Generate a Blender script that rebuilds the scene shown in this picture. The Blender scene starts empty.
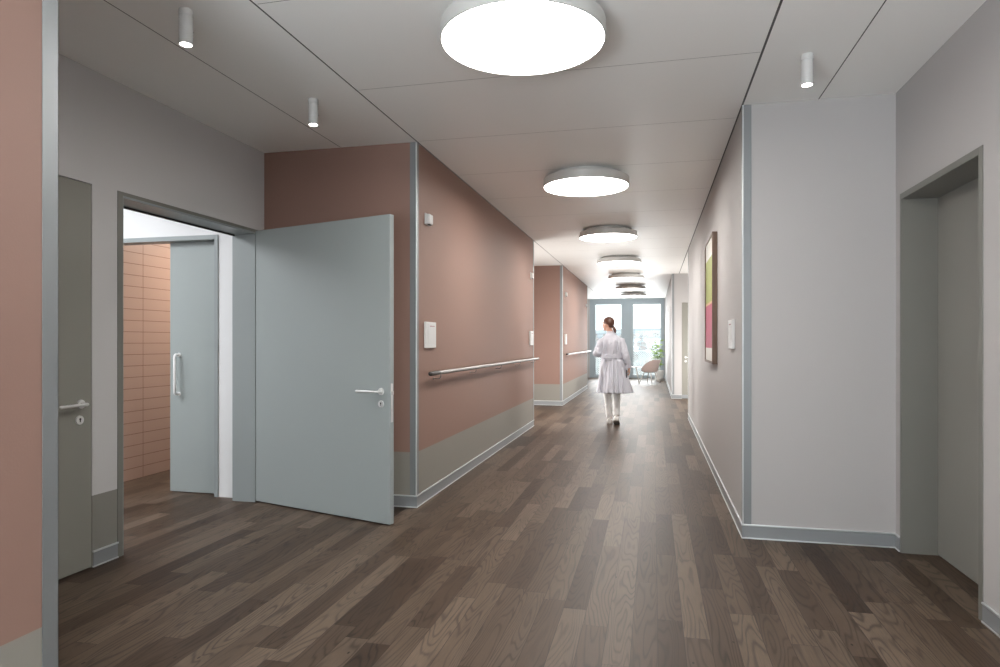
import bpy, bmesh, math, random
from mathutils import Vector, Matrix, noise

# ---------------------------------------------------------------- camera, world, lights, exposure
SC = bpy.context.scene
COL = SC.collection
H = 1.35                      # eye height
HC = 2.98                     # ceiling height
YAW = 0.23                    # camera turned to the left of the corridor axis

cam_d = bpy.data.cameras.new('camera')
cam_d.sensor_fit = 'HORIZONTAL'
cam_d.sensor_width = 36.0
cam_d.lens = 36.0 * 0.655
cam_d.shift_y = 0.0085
cam_d.clip_start = 0.05
cam_d.clip_end = 30000
cam = bpy.data.objects.new('camera', cam_d)
cam.location = (0, 0, H)
cam.rotation_euler = (math.pi / 2, 0, YAW)
COL.objects.link(cam)
SC.camera = cam

SC.view_settings.view_transform = 'Standard'
SC.view_settings.look = 'None'
SC.view_settings.gamma = 1.0
SC.view_settings.use_curve_mapping = False
SC.view_settings.exposure = 1.25

LAMP_STRENGTH = 13.0
SPOT_STRENGTH = 14.0
SKY_STRENGTH = 1.5
ROOM_LIGHT = 46.0
BACK_LIGHT = 38.0
SIDE_LIGHT = 200.0
FAR_LIGHT = 42.0
LOUNGE_LIGHT = 45.0
RECESS_LIGHT = 42.0

world = bpy.data.worlds.new('sky')
SC.world = world
world.use_nodes = True
wn = world.node_tree
wn.nodes.clear()
w_out = wn.nodes.new('ShaderNodeOutputWorld')
w_bg = wn.nodes.new('ShaderNodeBackground')
w_bg.inputs['Color'].default_value = (0.93, 0.97, 1.0, 1)
w_bg.inputs['Strength'].default_value = SKY_STRENGTH
wn.links.new(w_bg.outputs[0], w_out.inputs[0])


def area_light(name, loc, rot, sx, sy, power, color=(1, 1, 1), portal=False, spread=math.pi):
    d = bpy.data.lights.new(name, 'AREA')
    d.shape = 'RECTANGLE'
    d.size, d.size_y = sx, sy
    d.energy = power
    d.color = color
    d.spread = spread
    if portal:
        d.cycles.is_portal = True
    o = bpy.data.objects.new(name, d)
    o.location = loc
    o.rotation_euler = rot
    COL.objects.link(o)
    return o


# windows guide the daylight in (portals add no light of their own)
area_light('window_portal', (-2.5, 24.8, 1.45), (-math.pi / 2, 0, 0), 6.0, 2.7, 1, portal=True)
# daylight of the window behind the camera, ceiling light of the room on the left
area_light('window_daylight', (-0.1, -3.3, 1.10), (math.pi / 2 + .95, 0, 0), 2.8, 1.8, BACK_LIGHT, (0.84, 0.93, 1.0))
area_light('lounge_fill', (-5.4, 22.2, 1.5), (0, -math.pi / 2 - .8, 0), 2.0, 5.0, LOUNGE_LIGHT, (0.95, 0.98, 1.0))  # added fill at the lounge side wall, which has no window
# fill lights added in the side recesses to brighten the corridor, no windows there
area_light('left_recess_fill', (-3.15, 11.5, .9), (0, -math.pi / 2, 0), 1.5, 1.9, RECESS_LIGHT, (1.0, 0.98, 0.95))
area_light('right_recess_fill', (1.9, 15.0, .9), (0, math.pi / 2, 0), 1.5, 1.8, RECESS_LIGHT, (1.0, 0.98, 0.95))
area_light('left_wall_fill', (-1.80, -1.6, 1.20), (0, -math.pi / 2 - 1.0, 0), 1.8, 3.2, SIDE_LIGHT, (0.90, 0.96, 1.0))  # unseen fill added behind the camera; this wall has no window
area_light('far_window_daylight', (-1.0, 24.6, 1.25), (-math.pi / 2 - .35, 0, 0), 2.5, 2.2, FAR_LIGHT, (0.97, 0.99, 1.0))
area_light('left_room_ceiling_light', (-5.3, 3.2, 2.93), (0, 0, 0), 1.8, 1.8, ROOM_LIGHT, (0.93, 0.96, 1.0))
area_light('washroom_ceiling_light', (-4.25, 6.3, 2.60), (0, 0, 0), 0.5, 0.9, 11, (1.0, 0.88, 0.76))

# ---------------------------------------------------------------- node helpers / materials


def principled(name, color=(0.8, 0.8, 0.8), rough=0.5, metal=0.0, spec=0.5, bump=None, emis=None, emis_s=0):
    """bump = (scale, strength, distance[, stretch xyz])"""
    m = bpy.data.materials.new(name)
    m.use_nodes = True
    nt = m.node_tree
    b = nt.nodes['Principled BSDF']
    b.inputs['Base Color'].default_value = (*color, 1)
    b.inputs['Roughness'].default_value = rough
    b.inputs['Metallic'].default_value = metal
    b.inputs['Specular IOR Level'].default_value = spec
    if emis:
        b.inputs['Emission Color'].default_value = (*emis, 1)
        b.inputs['Emission Strength'].default_value = emis_s
    if bump:
        N = nt.nodes
        geo = N.new('ShaderNodeNewGeometry')
        mp = N.new('ShaderNodeMapping')
        if len(bump) > 3:
            mp.inputs['Scale'].default_value = bump[3]
        nz = N.new('ShaderNodeTexNoise')
        nz.inputs['Scale'].default_value = bump[0]
        nz.inputs['Detail'].default_value = 4
        bp = N.new('ShaderNodeBump')
        bp.inputs['Strength'].default_value = bump[1]
        bp.inputs['Distance'].default_value = bump[2]
        nt.links.new(geo.outputs['Position'], mp.inputs['Vector'])
        nt.links.new(mp.outputs[0], nz.inputs['Vector'])
        nt.links.new(nz.outputs['Fac'], bp.inputs['Height'])
        nt.links.new(bp.outputs[0], b.inputs['Normal'])
    return m


class G:
    """tiny node-graph builder"""

    def __init__(self, m):
        self.nt = m.node_tree
        self.b = self.nt.nodes['Principled BSDF']

    def n(self, t, **kw):
        x = self.nt.nodes.new(t)
        for k, v in kw.items():
            setattr(x, k, v)
        return x

    def link(self, a, b):
        self.nt.links.new(a, b)

    def m(self, op, a, b=None, c=None):
        x = self.n('ShaderNodeMath', operation=op)
        for i, v in enumerate((a, b, c)):
            if v is None:
                continue
            if isinstance(v, (int, float)):
                x.inputs[i].default_value = v
            else:
                self.link(v, x.inputs[i])
        return x.outputs[0]

    def mix(self, f, a, b):
        x = self.n('ShaderNodeMix', data_type='RGBA')
        for s, v in ((0, f), (6, a), (7, b)):
            if isinstance(v, (int, float)):
                x.inputs[s].default_value = v
            elif isinstance(v, tuple):
                x.inputs[s].default_value = (*v, 1)
            else:
                self.link(v, x.inputs[s])
        return x.outputs[2]

    def pos(self):
        g = self.n('ShaderNodeNewGeometry')
        s = self.n('ShaderNodeSeparateXYZ')
        self.link(g.outputs['Position'], s.inputs[0])
        return s.outputs[0], s.outputs[1], s.outputs[2], g.outputs['Position']

    def comb(self, x, y, z):
        c = self.n('ShaderNodeCombineXYZ')
        for i, v in enumerate((x, y, z)):
            if isinstance(v, (int, float)):
                c.inputs[i].default_value = v
            else:
                self.link(v, c.inputs[i])
        return c.outputs[0]


def two_tone(name, upper, lower, height, rough=0.6):
    """painted wall with a dado of another colour below height"""
    m = principled(name, upper, rough, spec=0.35)
    g = G(m)
    x, y, z, p = g.pos()
    f = g.m('LESS_THAN', z, height)
    g.link(g.mix(f, upper, lower), g.b.inputs['Base Color'])
    nz = g.n('ShaderNodeTexNoise')
    nz.inputs['Scale'].default_value = 140
    nz.inputs['Detail'].default_value = 3
    g.link(p, nz.inputs['Vector'])
    bp = g.n('ShaderNodeBump')
    bp.inputs['Strength'].default_value = 0.25
    bp.inputs['Distance'].default_value = 0.002
    g.link(nz.outputs['Fac'], bp.inputs['Height'])
    g.link(bp.outputs[0], g.b.inputs['Normal'])
    return m


PINK = (0.288, 0.175, 0.140)
GREY_DADO = (0.28, 0.264, 0.233)
M = {}
M['pink'] = two_tone('pink_wall_paint', PINK, GREY_DADO, 0.450)
M['white_dado'] = two_tone('white_wall_grey_dado', (0.56, 0.55, 0.548), (0.23, 0.222, 0.20), 0.43)
M['white_wall'] = principled('white_wall_paint', (0.46, 0.445, 0.44), 0.6, spec=0.35, bump=(140, 0.25, 0.002))
M['room_white'] = principled('room_white_paint', (0.80, 0.80, 0.80), 0.6, spec=0.35)
M['door_grey'] = principled('door_laminate_grey', (0.33, 0.365, 0.36), 0.42, spec=0.4, bump=(180, 0.12, 0.001, (1, 1, 0.25)))
M['door_olive'] = principled('door_laminate_olive_grey', (0.25, 0.243, 0.215), 0.45, spec=0.4, bump=(180, 0.1, 0.001, (1, 1, 0.25)))
M['door_recess'] = principled('door_laminate_warm_grey', (0.26, 0.254, 0.23), 0.45, spec=0.4, bump=(180, 0.1, 0.001, (1, 1, 0.25)))
M['frame_grey'] = principled('steel_frame_paint', (0.29, 0.32, 0.32), 0.4, spec=0.45)
M['frame_dark'] = principled('steel_frame_paint_dark', (0.19, 0.187, 0.168), 0.4, spec=0.45)
M['alu'] = principled('brushed_aluminium', (0.25, 0.262, 0.270), 0.48, metal=0.4, bump=(60, 0.08, 0.001, (1, 1, 12)))
M['alu_base'] = principled('aluminium_skirting', (0.30, 0.315, 0.325), 0.45, metal=0.3)
M['alu_bead'] = principled('aluminium_bead', (0.68, 0.71, 0.72), 0.35, metal=0.5)
M['steel'] = principled('stainless_steel', (0.30, 0.29, 0.275), 0.32, metal=1.0)
M['steel_satin'] = principled('satin_steel', (0.78, 0.78, 0.77), 0.4, metal=0.6)
M['black'] = principled('black_plastic', (0.02, 0.018, 0.016), 0.4)
M['white_plastic'] = principled('white_plastic', (0.72, 0.72, 0.71), 0.4)
M['paper'] = principled('paper_insert', (0.70, 0.70, 0.70), 0.6)
M['red_print'] = principled('red_print', (0.42, 0.25, 0.25), 0.6)
M['lamp_housing'] = principled('lamp_housing', (0.66, 0.66, 0.64), 0.4, metal=0.2)
M['diffuser'] = principled('lamp_diffuser', (0.8, 0.8, 0.8), 0.5, emis=(1.0, 0.965, 0.92), emis_s=LAMP_STRENGTH)
M['spot_glow'] = principled('spotlight_lens', (0.8, 0.8, 0.8), 0.5, emis=(1.0, 0.95, 0.88), emis_s=SPOT_STRENGTH)
M['lamp_white'] = principled('lamp_white_lacquer', (0.62, 0.62, 0.61), 0.4)
M['window_frame'] = principled('window_frame_grey_blue', (0.36, 0.42, 0.46), 0.4)
M['window_sash'] = principled('window_sash_pale_grey', (0.42, 0.48, 0.515), 0.4)
M['concrete'] = principled('pale_concrete', (0.5, 0.5, 0.48), 0.8, bump=(20, 0.2, 0.01))
M['white_metal'] = principled('white_metal', (0.86, 0.86, 0.85), 0.4)


def make_ceiling_mat():
    base = (0.925, 0.92, 0.895)
    m = principled('ceiling_panels', base, 0.42, spec=0.5)
    g = G(m)
    x, y, z, p = g.pos()
    fac = None
    for lx, w in ((-2.55, .0028), (-1.872, .0050), (0.596, .0065), (1.08, .0035)):
        f = g.m('LESS_THAN', g.m('ABSOLUTE', g.m('SUBTRACT', x, lx)), w)
        fac = f if fac is None else g.m('MAXIMUM', fac, f)
    # cross joints of the middle panels
    t = g.m('FRACT', g.m('DIVIDE', g.m('SUBTRACT', y, 2.81 - 1.11 * 40), 1.11))
    t = g.m('MINIMUM', t, g.m('SUBTRACT', 1.0, t))
    f = g.m('LESS_THAN', t, 0.0020 / 1.11)
    inside = g.m('MULTIPLY', g.m('GREATER_THAN', x, -1.86), g.m('LESS_THAN', x, 0.60))
    f = g.m('MULTIPLY', g.m('MULTIPLY', f, inside), 0.8)
    fac = g.m('MAXIMUM', fac, f)
    nz = g.n('ShaderNodeTexNoise')
    nz.inputs['Scale'].default_value = 260
    g.link(p, nz.inputs['Vector'])
    c = g.mix(nz.outputs['Fac'], tuple(v * .96 for v in base), tuple(v * 1.04 for v in base))
    g.link(g.mix(fac, c, (0.035, 0.03, 0.028)), g.b.inputs['Base Color'])
    return m


def make_floor_mat():
    m = principled('oak_strip_parquet', (0.1, 0.06, 0.04), 0.36, spec=0.25)
    g = G(m)
    x, y, z, p = g.pos()
    W = 0.116
    u = g.m('DIVIDE', g.m('ADD', x, 40.0), W)
    row = g.m('FLOOR', u)
    w1 = g.n('ShaderNodeTexWhiteNoise', noise_dimensions='1D')
    g.link(row, w1.inputs['W'])
    r1 = w1.outputs['Value']
    ln = g.m('ADD', 0.80, g.m('MULTIPLY', r1, 0.60))
    v = g.m('DIVIDE', g.m('ADD', g.m('ADD', y, 60.0), g.m('MULTIPLY', r1, 17.3)), ln)
    # shift every joint a little so the lengths differ within a row
    col = g.m('FLOOR', v)
    w2 = g.n('ShaderNodeTexWhiteNoise', noise_dimensions='2D')
    g.link(g.comb(row, col, 0), w2.inputs['Vector'])
    rnd = w2.outputs['Value']
    rgb = g.n('ShaderNodeSeparateXYZ')
    g.link(w2.outputs['Color'], rgb.inputs[0])
    # base tone of each strip
    ramp = g.n('ShaderNodeValToRGB')
    cr = ramp.color_ramp
    stops = [(0.0, (0.046, 0.027, 0.017)), (0.10, (0.064, 0.040, 0.026)), (0.45, (0.098, 0.066, 0.045)),
             (0.8, (0.125, 0.088, 0.062)), (1.0, (0.160, 0.116, 0.084))]
    cr.elements[0].position, cr.elements[0].color = stops[0][0], (*stops[0][1], 1)
    cr.elements[1].position, cr.elements[1].color = stops[-1][0], (*stops[-1][1], 1)
    for q, c in stops[1:-1]:
        e = cr.elements.new(q)
        e.color = (*c, 1)
    g.link(rnd, ramp.inputs['Fac'])
    # grain: flowing rings (cathedral figure) plus fine pores, another cut for every strip
    ox = g.m('MULTIPLY', rgb.outputs[0], 37.0)
    oy = g.m('MULTIPLY', rgb.outputs[1], 53.0)
    nv = g.comb(g.m('ADD', g.m('MULTIPLY', x, 7.0), ox), g.m('ADD', g.m('MULTIPLY', y, 0.75), oy), 0.0)
    big = g.n('ShaderNodeTexNoise')
    big.inputs['Scale'].default_value = 1.0
    big.inputs['Detail'].default_value = 1.5
    big.inputs['Roughness'].default_value = 0.55
    big.inputs['Distortion'].default_value = 0.15
    g.link(nv, big.inputs['Vector'])
    rings = g.m('MULTIPLY_ADD', g.m('SINE', g.m('MULTIPLY', big.outputs['Fac'], 120.0)), 0.5, 0.5)
    rings = g.m('SUBTRACT', 1.0, g.m('POWER', rings, 4.0))
    lite = g.n('ShaderNodeTexNoise')
    lite.inputs['Scale'].default_value = 1.0
    g.link(g.comb(g.m('ADD', g.m('MULTIPLY', x, 3.0), oy), g.m('ADD', g.m('MULTIPLY', y, 1.1), ox), 0), lite.inputs['Vector'])
    rings = g.m('SUBTRACT', 1.0, g.m('MULTIPLY', g.m('SUBTRACT', 1.0, rings), g.m('MULTIPLY', lite.outputs['Fac'], 1.5)))
    fine = g.n('ShaderNodeTexNoise')
    fine.inputs['Scale'].default_value = 1.0
    fine.inputs['Detail'].default_value = 5
    fine.inputs['Roughness'].default_value = 0.7
    g.link(g.comb(g.m('ADD', g.m('MULTIPLY', x, 190.0), ox), g.m('ADD', g.m('MULTIPLY', y, 9.0), oy), 0), fine.inputs['Vector'])
    cloud = g.n('ShaderNodeTexNoise')
    cloud.inputs['Scale'].default_value = 1.0
    cloud.inputs['Detail'].default_value = 2
    g.link(g.comb(g.m('ADD', g.m('MULTIPLY', x, 9.0), oy), g.m('ADD', g.m('MULTIPLY', y, 2.2), ox), 0), cloud.inputs['Vector'])
    k = g.m('ADD', -0.24, g.m('MULTIPLY', rings, 0.46))
    k = g.m('ADD', k, g.m('MULTIPLY', fine.outputs['Fac'], 0.90))
    k = g.m('ADD', k, g.m('MULTIPLY', cloud.outputs['Fac'], 0.42))
    sc = g.n('ShaderNodeVectorMath', operation='SCALE')
    g.link(ramp.outputs['Color'], sc.inputs[0])
    g.link(k, sc.inputs['Scale'])
    colr = sc.outputs[0]
    # knots
    vo = g.n('ShaderNodeTexVoronoi', voronoi_dimensions='2D')
    vo.inputs['Scale'].default_value = 1.0
    g.link(g.comb(g.m('MULTIPLY', x, 2.6), g.m('MULTIPLY', y, 1.35), 0), vo.inputs['Vector'])
    kn = g.m('LESS_THAN', g.m('ADD', vo.outputs['Distance'], g.m('MULTIPLY', fine.outputs['Fac'], 0.03)), 0.028)
    colr = g.mix(g.m('MULTIPLY', kn, 0.85), colr, (0.012, 0.008, 0.006))
    # joints
    fu = g.m('FRACT', u)
    fu = g.m('MINIMUM', fu, g.m('SUBTRACT', 1.0, fu))
    fv = g.m('FRACT', v)
    fv = g.m('MULTIPLY', g.m('MINIMUM', fv, g.m('SUBTRACT', 1.0, fv)), ln)
    j = g.m('MAXIMUM', g.m('LESS_THAN', fu, 0.0014 / W), g.m('LESS_THAN', fv, 0.0013))
    colr = g.mix(g.m('MULTIPLY', j, 0.75), colr, (0.014, 0.009, 0.007))
    g.link(colr, g.b.inputs['Base Color'])
    g.link(g.m('ADD', 0.38, g.m('MULTIPLY', fine.outputs['Fac'], 0.16)), g.b.inputs['Roughness'])
    bp = g.n('ShaderNodeBump')
    bp.inputs['Strength'].default_value = 0.22
    bp.inputs['Distance'].default_value = 0.002
    hgt = g.m('SUBTRACT', g.m('MULTIPLY', k, 0.5), j)
    g.link(hgt, bp.inputs['Height'])
    g.link(bp.outputs[0], g.b.inputs['Normal'])
    return m


def make_tile_mat():
    """stack-bonded long salmon tiles on the washroom wall"""
    m = principled('salmon_tiles', (0.47, 0.325, 0.265), 0.35)
    g = G(m)
    x, y, z, p = g.pos()
    fz = g.m('FRACT', g.m('DIVIDE', z, 0.1115))
    fz = g.m('MULTIPLY', g.m('MINIMUM', fz, g.m('SUBTRACT', 1.0, fz)), 0.1115)
    fy = g.m('FRACT', g.m('DIVIDE', g.m('SUBTRACT', y, 5.565 - 8.0), 0.8))
    fy = g.m('MULTIPLY', g.m('MINIMUM', fy, g.m('SUBTRACT', 1.0, fy)), 0.8)
    j = g.m('MAXIMUM', g.m('LESS_THAN', fz, 0.0028), g.m('LESS_THAN', fy, 0.003))
    g.link(g.mix(j, (0.47, 0.325, 0.265), (0.22, 0.11, 0.08)), g.b.inputs['Base Color'])
    bp = g.n('ShaderNodeBump')
    bp.inputs['Strength'].default_value = 0.5
    bp.inputs['Distance'].default_value = 0.003
    g.link(g.m('SUBTRACT', 1.0, j), bp.inputs['Height'])
    g.link(bp.outputs[0], g.b.inputs['Normal'])
    return m


def make_glass():
    m = bpy.data.materials.new('window_glass')
    m.use_nodes = True
    nt = m.node_tree
    nt.nodes.clear()
    o = nt.nodes.new('ShaderNodeOutputMaterial')
    mx = nt.nodes.new('ShaderNodeMixShader')
    t = nt.nodes.new('ShaderNodeBsdfTransparent')
    t.inputs['Color'].default_value = (0.95, 0.98, 0.98, 1)
    gl = nt.nodes.new('ShaderNodeBsdfGlossy')
    gl.inputs['Roughness'].default_value = 0.02
    mx.inputs[0].default_value = 0.06
    nt.links.new(t.outputs[0], mx.inputs[1])
    nt.links.new(gl.outputs[0], mx.inputs[2])
    nt.links.new(mx.outputs[0], o.inputs[0])
    return m


def make_grain_wood(name, a, b):
    m = principled(name, a, 0.5)
    g = G(m)
    x, y, z, p = g.pos()
    nz = g.n('ShaderNodeTexNoise')
    nz.inputs['Scale'].default_value = 1
    nz.inputs['Detail'].default_value = 5
    g.link(g.comb(g.m('MULTIPLY', x, 60), g.m('MULTIPLY', y, 60), g.m('MULTIPLY', z, 6)), nz.inputs['Vector'])
    g.link(g.mix(nz.outputs['Fac'], a, b), g.b.inputs['Base Color'])
    return m


def make_art_mat():
    """plain two-field painting: pale paper margin, green field over crimson field"""
    m = principled('painted_fields', (0.7, 0.7, 0.68), 0.55)
    g = G(m)
    x, y, z, p = g.pos()
    nz = g.n('ShaderNodeTexNoise')
    nz.inputs['Scale'].default_value = 7
    nz.inputs['Detail'].default_value = 6
    g.link(p, nz.inputs['Vector'])
    wob = g.m('MULTIPLY', g.m('SUBTRACT', nz.outputs['Fac'], 0.5), 0.02)
    zz = g.m('ADD', z, wob)
    green = g.mix(nz.outputs['Fac'], (0.30, 0.36, 0.06), (0.42, 0.46, 0.12))
    crim = g.mix(nz.outputs['Fac'], (0.40, 0.045, 0.11), (0.56, 0.10, 0.18))
    c = g.mix(g.m('GREATER_THAN', zz, 1.745), crim, green)
    line = g.m('LESS_THAN', g.m('ABSOLUTE', g.m('SUBTRACT', zz, 1.745)), 0.012)
    c = g.mix(line, c, (0.62, 0.42, 0.22))
    out = g.m('MAXIMUM', g.m('GREATER_THAN', zz, 2.21), g.m('LESS_THAN', zz, 1.29))
    c = g.mix(out, c, (0.72, 0.71, 0.66))
    g.link(c, g.b.inputs['Base Color'])
    return m


M['ceiling'] = make_ceiling_mat()
M['floor'] = make_floor_mat()
M['tiles'] = make_tile_mat()
M['glass'] = make_glass()
M['walnut'] = make_grain_wood('walnut_frame', (0.10, 0.055, 0.035), (0.20, 0.13, 0.09))
M['art'] = make_art_mat()

# ---------------------------------------------------------------- geometry helpers


def add_box(bm, x0, x1, y0, y1, z0, z1, bevel=0.0, seg=2):
    r = bmesh.ops.create_cube(bm, size=1.0)
    vs = r['verts']
    for v in vs:
        v.co = Vector(((x0 + x1) / 2 + v.co.x * (x1 - x0), (y0 + y1) / 2 + v.co.y * (y1 - y0), (z0 + z1) / 2 + v.co.z * (z1 - z0)))
    if bevel > 0:
        es = list({e for v in vs for e in v.link_edges})
        bmesh.ops.bevel(bm, geom=es, offset=bevel, segments=seg, affect='EDGES', profile=0.5)


def frame_axes(d):
    d = d.normalized()
    up = Vector((0, 0, 1)) if abs(d.z) < 0.9 else Vector((0, 1, 0))
    a = d.cross(up).normalized()
    b = a.cross(d).normalized()
    return a, b


def loft(bm, rings, caps=True):
    vr = [[bm.verts.new(c) for c in r] for r in rings]
    n = len(vr[0])
    for i in range(len(vr) - 1):
        for k in range(n):
            bm.faces.new((vr[i][k], vr[i][(k + 1) % n], vr[i + 1][(k + 1) % n], vr[i + 1][k]))
    if caps:
        bm.faces.new(list(reversed(vr[0])))
        bm.faces.new(vr[-1])
    return vr


def add_tube(bm, pts, rad, n=16, flat=1.0, round_ends=True):
    """tube along pts; rad a number or a list"""
    pts = [Vector(p) for p in pts]
    if not isinstance(rad, (list, tuple)):
        rad = [rad] * len(pts)
    rad = list(rad)
    if round_ends:
        d0 = (pts[0] - pts[1]).normalized()
        d1 = (pts[-1] - pts[-2]).normalized()
        r0, r1 = rad[0], rad[-1]
        pre = [(pts[0] + d0 * r0 * s, r0 * c) for s, c in ((0.95, 0.3), (0.7, 0.71), (0.38, 0.92))]
        post = [(pts[-1] + d1 * r1 * s, r1 * c) for s, c in ((0.38, 0.92), (0.7, 0.71), (0.95, 0.3))]
        pts = [p for p, r in pre] + pts + [p for p, r in post]
        rad = [r for p, r in pre] + rad + [r for p, r in post]
    rings = []
    a = None
    for i, p in enumerate(pts):
        if i == 0:
            d = pts[1] - pts[0]
        elif i == len(pts) - 1:
            d = pts[-1] - pts[-2]
        else:
            d = (pts[i + 1] - pts[i]).normalized() + (pts[i] - pts[i - 1]).normalized()
        if d.length < 1e-9:
            d = pts[i] - pts[i - 1]
        d.normalize()
        if a is None:
            a, b = frame_axes(d)
        else:
            a = (a - d * a.dot(d)).normalized()
            b = a.cross(d).normalized()
        rings.append([p + a * math.cos(t) * rad[i] + b * math.sin(t) * rad[i] * flat for t in [2 * math.pi * k / n for k in range(n)]])
    loft(bm, rings)


def add_cyl(bm, c0, c1, r0, r1=None, n=32):
    add_tube(bm, [c0, c1], [r0, r1 if r1 is not None else r0], n=n, round_ends=False)


def add_lathe(bm, prof, n=48, center=(0, 0, 0)):
    """prof: list of (r, z) revolved about z; r may be 0 at the ends"""
    cx, cy, cz = center
    prev = None
    for r, z in prof:
        if r < 1e-6:
            cur = [bm.verts.new((cx, cy, cz + z))]
        else:
            cur = [bm.verts.new((cx + r * math.cos(2 * math.pi * k / n), cy + r * math.sin(2 * math.pi * k / n), cz + z)) for k in range(n)]
        if prev is not None:
            if len(prev) == 1 and len(cur) > 1:
                for k in range(n):
                    bm.faces.new((prev[0], cur[k], cur[(k + 1) % n]))
            elif len(cur) == 1 and len(prev) > 1:
                for k in range(n):
                    bm.faces.new((prev[(k + 1) % n], prev[k], cur[0]))
            elif len(cur) > 1:
                for k in range(n):
                    bm.faces.new((prev[k], prev[(k + 1) % n], cur[(k + 1) % n], cur[k]))
        prev = cur


def add_ellipsoid(bm, c, r, rot=None, seg=20):
    res = bmesh.ops.create_uvsphere(bm, u_segments=seg, v_segments=seg // 2 + 2, radius=1.0)
    R = rot if rot is not None else Matrix.Identity(3)
    for v in res['verts']:
        v.co = Vector(c) + R @ Vector((v.co.x * r[0], v.co.y * r[1], v.co.z * r[2]))


def obj(name, bm, mat, parent=None, smooth=False, loc=None, rotz=None, angle=35):
    me = bpy.data.meshes.new(name)
    bmesh.ops.recalc_face_normals(bm, faces=bm.faces)
    bm.to_mesh(me)
    bm.free()
    if smooth:
        for p in me.polygons:
            p.use_smooth = True
        me.set_sharp_from_angle(angle=math.radians(angle))
    me.materials.append(M[mat] if isinstance(mat, str) else mat)
    o = bpy.data.objects.new(name, me)
    COL.objects.link(o)
    if parent:
        o.parent = parent
    if loc:
        o.location = loc
    if rotz is not None:
        o.rotation_euler = (0, 0, rotz)
    return o


def tag(o, label, cat, group=None, kind=None):
    o['label'] = label
    o['category'] = cat
    if group:
        o['group'] = group
    if kind:
        o['kind'] = kind
    return o


def thing(name, label, cat, loc=(0, 0, 0), rotz=0.0, group=None, kind=None):
    o = bpy.data.objects.new(name, None)
    COL.objects.link(o)
    o.location = loc
    o.rotation_euler = (0, 0, rotz)
    o.empty_display_size = 0.1
    return tag(o, label, cat, group, kind)


def dup(root, loc, rotz=0.0, label=None):
    r = root.copy()
    COL.objects.link(r)
    r.location = loc
    r.rotation_euler = (0, 0, rotz)
    if label:
        r['label'] = label
    for ch in list(root.children):
        c = ch.copy()
        COL.objects.link(c)
        c.parent = r
        for gch in list(ch.children):
            d = gch.copy()
            COL.objects.link(d)
            d.parent = c
    return r


def struct(name, boxes, mat, label, cat, bevel=0.0):
    bm = bmesh.new()
    for b in boxes:
        add_box(bm, *b, bevel=bevel)
    o = obj(name, bm, mat)
    return tag(o, label, cat, kind='structure')


def BM():
    return bmesh.new()


# ---------------------------------------------------------------- shell of the building
XL, XR, XD, XRR = -1.88, 0.60, -3.27, 1.547

struct('floor', [(-7.7, 2.3, -4.2, 25.2, -0.12, 0.0)], 'floor',
       'dark brown oak strip parquet floor running along the whole corridor', 'floor')
struct('ceiling', [(-7.7, 2.3, -4.2, 25.2, HC, HC + 0.12)], 'ceiling',
       'pale grey panelled ceiling with thin dark joints above the corridor', 'ceiling')

struct('wall_left_front', [(XL - .2, XL, -4.0, 1.538, 0, HC), (XD, XL, 1.538, 1.738, 0, HC)], 'pink',
       'pink wall with grey dado at the left edge of the photo', 'wall')
struct('wall_left_niche', [
    (XD - .2, XD, 1.53, 2.20, 0, HC), (XD - .2, XD, 2.20, 3.26, 2.295, HC), (XD - .2, XD, 3.26, 3.49, 0, HC),
    (XD - .2, XD, 3.49, 4.91, 2.277, HC), (XD - .2, XD, 4.91, 5.04, 0, HC),
    (XD - .2, XD - .12, 2.20, 3.26, 0, 2.295)], 'white_dado',
    'white wall with dark grey dado holding the two doors on the left', 'wall')
struct('wall_left', [
    (XD - .2, XL, 5.04, 5.24, 0, HC), (XL - .2, XL, 5.24, 10.20, 0, HC), (XD - .2, XL, 10.20, 10.40, 0, HC)], 'pink',
    'pink wall with grey dado carrying the handrail behind the open door', 'wall')
struct('wall_left_recess', [(XD - .2, XD, 10.40, 13.85, 0, HC)], 'white_wall',
       'white back wall of the second recess on the left', 'wall')
struct('wall_left_far', [
    (XD - .2, XL, 13.85, 14.05, 0, HC), (XL - .2, XL, 14.05, 19.00, 0, HC), (-5.5, XL, 19.00, 19.20, 0, HC)], 'pink',
    'far pink wall with grey dado beside the person', 'wall')
struct('wall_lounge', [(-5.7, -5.5, 19.0, 25.0, 0, HC)], 'white_wall', 'white side wall of the lounge at the far end', 'wall')
struct('wall_right', [
    (XR, XRR + .3, 4.77, 4.97, 0, HC), (XR, XR + .2, 4.97, 11.80, 0, HC), (XR, 2.0, 11.80, 12.0, 0, HC)], 'white_wall',
    'white wall on the right with the picture and its broad front face', 'wall')
struct('wall_right_front', [
    (XRR, XRR + .2, -4.0, 3.60, 0, HC), (XRR, XRR + .2, 3.60, 4.68, 2.30, HC), (XRR, XRR + .2, 4.68, 4.77, 0, HC),
    (XRR + .26, XRR + .36, 3.4, 4.77, 0, HC)], 'white_wall',
    'white wall at the right edge of the photo around the recessed door', 'wall')
struct('wall_right_recess', [(2.0, 2.2, 12.0, 16.15, 0, HC)], 'white_wall', 'white back wall of the far recess on the right', 'wall')
struct('wall_right_far', [
    (.43, .66, 16.15, 16.35, 0, HC), (.66, 1.66, 16.15, 16.35, 2.29, HC), (1.66, 2.2, 16.15, 16.35, 0, HC), (.66, 1.66, 16.27, 16.35, 0, 2.29),
    (.43, .63, 16.35, 25.0, 0, HC)], 'white_wall',
    'far white wall on the right that holds the narrow olive door', 'wall')
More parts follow.
